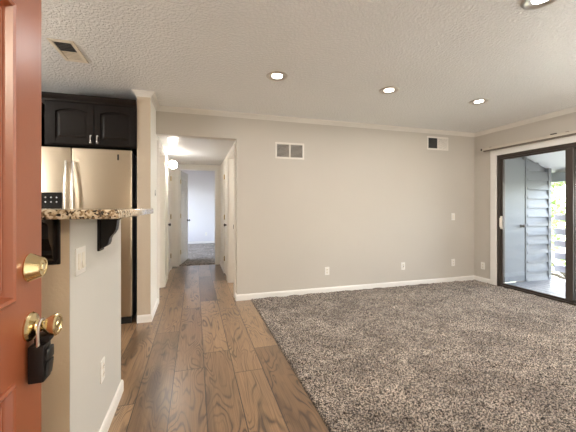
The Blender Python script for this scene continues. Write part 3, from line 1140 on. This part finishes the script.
# ------------------------------------------------------------------ refrigerator
FX0, FX1, FY = -1.555, -0.640, 3.62
FT = 1.842
fr = thing('refrigerator', 'stainless side-by-side refrigerator standing under the dark cabinet', 'refrigerator', ((FX0 + FX1) / 2, FY, 0))
ox = (FX0 + FX1) / 2
SP = -1.197 - ox
x0, x1 = FX0 - ox, FX1 - ox
b = bm_new()
box(b, x0 + 0.005, x1 - 0.004, 0.065, 0.76, 0.02, FT - 0.02, 0.006)
obj('body', b, M['black'], fr, label='dark cabinet body')
b = bm_new()
box(b, x0 + 0.01, x1 - 0.01, 0.03, 0.064, 0.0, 0.075, 0.004)
obj('kick_grille', b, M['black'], fr, label='black kick grille')
def fdoor(xa, xb):
    b = bm_new()
    box(b, xa, xb, 0.0, 0.062, 0.08, FT, 0.012, 4)
    return obj('door', b, M['steel'], fr, True)
dl = fdoor(x0, SP - 0.004)
drr = fdoor(SP + 0.004, x1)
def fhandle(x, parent, sgn):
    b = bm_new()
    za, zb = 0.72, 1.70
    pts = []
    for i in range(17):
        f = i / 16
        z = za + (zb - za) * f
        pts.append((x, -0.028 - 0.035 * math.sin(math.pi * f), z))
    tube(b, pts, 0.0125, 12)
    for z in (za + 0.02, zb - 0.02):
        tube(b, [(x, 0.002, z), (x, -0.03, z)], 0.011, 10)
    obj('handle', b, M['chrome'], parent, True, 'curved polished handle')
fhandle(SP - 0.037, dl, -1)
fhandle(SP + 0.026, drr, 1)
b = bm_new()
box(b, x0 + 0.045, -1.272 - ox, -0.004, 0.004, 1.02, 1.385, 0.003)
dp = obj('ice_dispenser', b, M['black_gloss'], dl, label='black ice and water dispenser')
for i in range(4):
    for j in range(2):
        b = bm_new()
        cx = x0 + 0.095 + i * 0.047
        lathe(b, [(0, -0.0055), (0.007, -0.0055), (0.007, -0.0035)], 'Y', 10, (cx, 0, 1.335 - j * 0.045))
        obj('button', b, M['icon'], dp, label='pale printed button')
b = bm_new()
bx = 1.0
cx = -0.771 - ox
box(b, cx - 0.008, cx + 0.008, -0.003, 0.001, 1.73, 1.79, 0.001)
obj('badge', b, M['black'], drr, label='small dark upright maker badge')

# ------------------------------------------------------------------ cabinet over the fridge
cb = thing('wall_cabinet', 'espresso two-door wall cabinet above the refrigerator', 'cabinet', (-0.99, 3.64, 1.862))
CX0, CX1 = -1.43 + 0.99, SX - 0.002 + 0.99
H = 0.445
b = bm_new()
box(b, CX0, CX1, 0.0, 0.80, 0.0, H, 0.003)
obj('body', b, M['espresso'], cb)
b = bm_new()
cp = [(0, H - 0.005), (-0.012, H - 0.005), (-0.018, H + 0.012), (-0.045, H + 0.040), (-0.052, H + 0.055), (-0.052, H + 0.062), (0, H + 0.062)]
prism(b, [(CX0 - 0.02, y, z) for y, z in cp], (CX1 - CX0 + 0.02, 0, 0))
obj('crown', b, M['espresso'], cb)
def cab_door(xa, xb, hx):
    z0, z1 = 0.012, H - 0.022
    st = 0.055
    b = bm_new()
    y0, y1 = -0.028, -0.001
    box(b, xa, xa + st, y0, y1, z0, z1, 0.003)
    box(b, xb - st, xb, y0, y1, z0, z1, 0.003)
    box(b, xa + st, xb - st, y0, y1, z0, z0 + st, 0.003)
    n = 14
    poly = [(xa + st, y0, z1), (xb - st, y0, z1)]
    for i in range(n + 1):
        f = i / n
        xx = xb - st - f * (xb - xa - 2 * st)
        poly.append((xx, y0, z1 - st - 0.032 + 0.032 * math.sin(math.pi * f) ** 0.8))
    prism(b, poly, (0, y1 - y0, 0))
    d = obj('door', b, M['espresso'], cb)
    b = bm_new()
    xm0, xm1, zm0, zm1 = xa + st - 0.002, xb - st + 0.002, z0 + st - 0.002, z1 - st + 0.002
    box(b, xm0, xm1, -0.010, -0.001, zm0, zm1)
    loft = [(0.0, 0.0), (0.012, 0.0), (0.035, -0.006)]
    poly_at = lambda ins, y: [(xa + st + ins, y, z0 + st + ins), (xb - st - ins, y, z0 + st + ins)] + \
        [(xb - st - ins - (i / n) * (xb - xa - 2 * st - 2 * ins), y, z1 - st - 0.032 - ins + 0.032 * math.sin(math.pi * i / n) ** 0.8) for i in range(n + 1)]
    rings = [[b.verts.new(p) for p in poly_at(ins, -0.0101 + dy)] for ins, dy in loft]
    for A, B in zip(rings, rings[1:]):
        for i in range(len(A)):
            j = (i + 1) % len(A)
            b.faces.new((A[i], A[j], B[j], B[i]))
    b.faces.new(rings[-1])
    obj('panel', b, M['espresso'], d)
    b = bm_new()
    za, zb = 0.030, 0.112
    tube(b, [(hx, -0.026, za + 0.008), (hx, -0.042, za + 0.012), (hx, -0.046, za + 0.03), (hx, -0.046, zb - 0.03), (hx, -0.042, zb - 0.012), (hx, -0.026, zb - 0.008)], [0.006, 0.006, 0.0045, 0.0045, 0.006, 0.006], 10)
    for z in (za + 0.008, zb - 0.008):
        lathe(b, [(0, -0.033), (0.009, -0.032), (0.010, -0.026)], 'Y', 12, (hx, 0, z))
    obj('handle', b, M['chrome'], d, True, 'nickel pull handle')
cab_door(-1.385 + 0.99, -0.004, -0.030)
cab_door(0.002, CX1 - 0.012, 0.030)

tl = thing('tall_cabinet', 'dark espresso cabinet side left of the refrigerator, at the door edge', 'cabinet', (-1.75, 3.70, 0))
b = bm_new()
box(b, -0.29, 0.18, 0.02, 0.74, 0.0, 2.36, 0.004)
obj('body', b, M['espresso'], tl)
b = bm_new()
box(b, -0.28, 0.17, 0.0, 0.019, 1.30, 2.30, 0.004)
obj('door', b, M['espresso'], tl)
b = bm_new()
box(b, -0.28, 0.17, 0.0, 0.019, 0.10, 1.29, 0.004)
obj('door', b, M['espresso'], tl)

# ------------------------------------------------------------------ entry door with knob and deadbolt, wide open
ed = thing('entry_door', 'terracotta red panelled entry door standing open at the left edge', 'door', (-0.402, 0.035, 0.004), R(90), kind='thing')
DW, DT = 0.915, 0.044
b = bm_new()
BIG = [(0, 0), (0.001, -0.004), (0.006, -0.007), (0.012, -0.004), (0.017, 0.008), (0.022, 0.014), (0.027, 0.014), (0.032, 0.006), (0.039, 0.004), (0.045, 0.013), (0.080, 0.003)]
door_leaf(b, DW, 2.03, DT, [(0.125, 0.40), (0.515, 0.788)], [(0.20, 0.852), (1.026, 1.682), (1.79, 1.92)], BIG, 0.008)
obj('leaf', b, M['door_red'], ed)
KX, FACE = 0.855, -DT / 2          # local: x along the leaf, -y faces the room (world +X)
b = bm_new()
lathe(b, [(0, FACE + 0.001), (0.0335, FACE + 0.001), (0.0345, FACE - 0.004), (0.031, FACE - 0.009), (0.024, FACE - 0.011), (0.015, FACE - 0.016), (0.0125, FACE - 0.022), (0.0125, FACE - 0.026)], 'Y', 36, (KX, 0, 0.949))
ro = obj('knob_rose', b, M['brass'], ed, True, 'polished brass rose')
b = bm_new()
lathe(b, [(0.0115, FACE - 0.024), (0.0125, FACE - 0.030), (0.019, FACE - 0.038), (0.0245, FACE - 0.047), (0.0265, FACE - 0.054), (0.0265, FACE - 0.057), (0.024, FACE - 0.060), (0.019, FACE - 0.060),
          (0.017, FACE - 0.058), (0.009, FACE - 0.058), (0.007, FACE - 0.060), (0, FACE - 0.060)], 'Y', 36, (KX, 0, 0.949))
obj('knob', b, M['brass'], ro, True, 'polished brass flared knob')
b = bm_new()
lathe(b, [(0, FACE + 0.001), (0.0335, FACE + 0.001), (0.0345, FACE - 0.003), (0.0325, FACE - 0.006), (0.023, FACE - 0.027), (0.0215, FACE - 0.029), (0.0175, FACE - 0.029), (0.0165, FACE - 0.027), (0, FACE - 0.027)], 'Y', 36, (KX, 0, 1.091))
db = obj('deadbolt', b, M['brass'], ed, True, 'polished brass deadbolt')
b = bm_new()
lathe(b, [(0, FACE - 0.0295), (0.0085, FACE - 0.0295), (0.0095, FACE - 0.026)], 'Y', 24, (KX, 0, 1.091))
kc = obj('key_cylinder', b, M['brass_pale'], db, True, 'paler key cylinder')
for z in (0.92, 1.06):
    b = bm_new()
    box(b, KX + 0.058 - 0.0005, KX + 0.0605, -0.0135, 0.0135, z, z + 0.07)
    obj('latch_plate', b, M['brass_pale'], ed, label='brass latch plate on the door edge')
for z in (0.25, 1.05, 1.85):
    b = bm_new()
    lathe(b, [(0, z - 0.05), (0.008, z - 0.05), (0.008, z + 0.05), (0, z + 0.05)], 'Z', 12, (-0.006, FACE, 0))
    obj('hinge', b, M['brass'], ed, True, 'brass hinge')

# lock box hanging on the knob
lb = thing('lock_box', 'black key lock box hanging by its shackle from the brass knob', 'lock box', (-0.3555, 0.890, 0.949))
b = bm_new()
pts = [(0, -0.0185, -0.045), (0, -0.0185, 0.0)] + [(0, -0.0185 * math.cos(math.pi * i / 10), 0.0185 * math.sin(math.pi * i / 10)) for i in range(1, 10)] + [(0, 0.0185, 0.0), (0, 0.0185, -0.045)]
tube(b, pts, 0.0042, 10)
obj('shackle', b, M['chrome'], lb, True, 'shiny steel shackle')
b = bm_new()
obox(b, (-0.0035, -0.002, -0.081), (0.0165, 0, 0), (0, 0.021, 0), (0, 0, 0.044), 0.004)
obj('body', b, M['lockbox'], lb, True)
b = bm_new()
obox(b, (0.004, 0.006, -0.026), (0.016, 0, 0.004), (0, 0.017, 0.002), (-0.0015, 0, 0.009), 0.003)
obj('top_cap', b, M['lockbox'], lb, True)
b = bm_new()
obox(b, (0.0155, 0.0, -0.062), (0.005, 0, 0), (0, 0.017, 0), (0, 0, 0.014), 0.003)
obox(b, (0.0150, 0.0, -0.097), (0.004, 0, 0), (0, 0.015, 0), (0.002, 0, 0.019), 0.003)
obj('dial_cover', b, M['black'], lb, True, 'raised front cover')
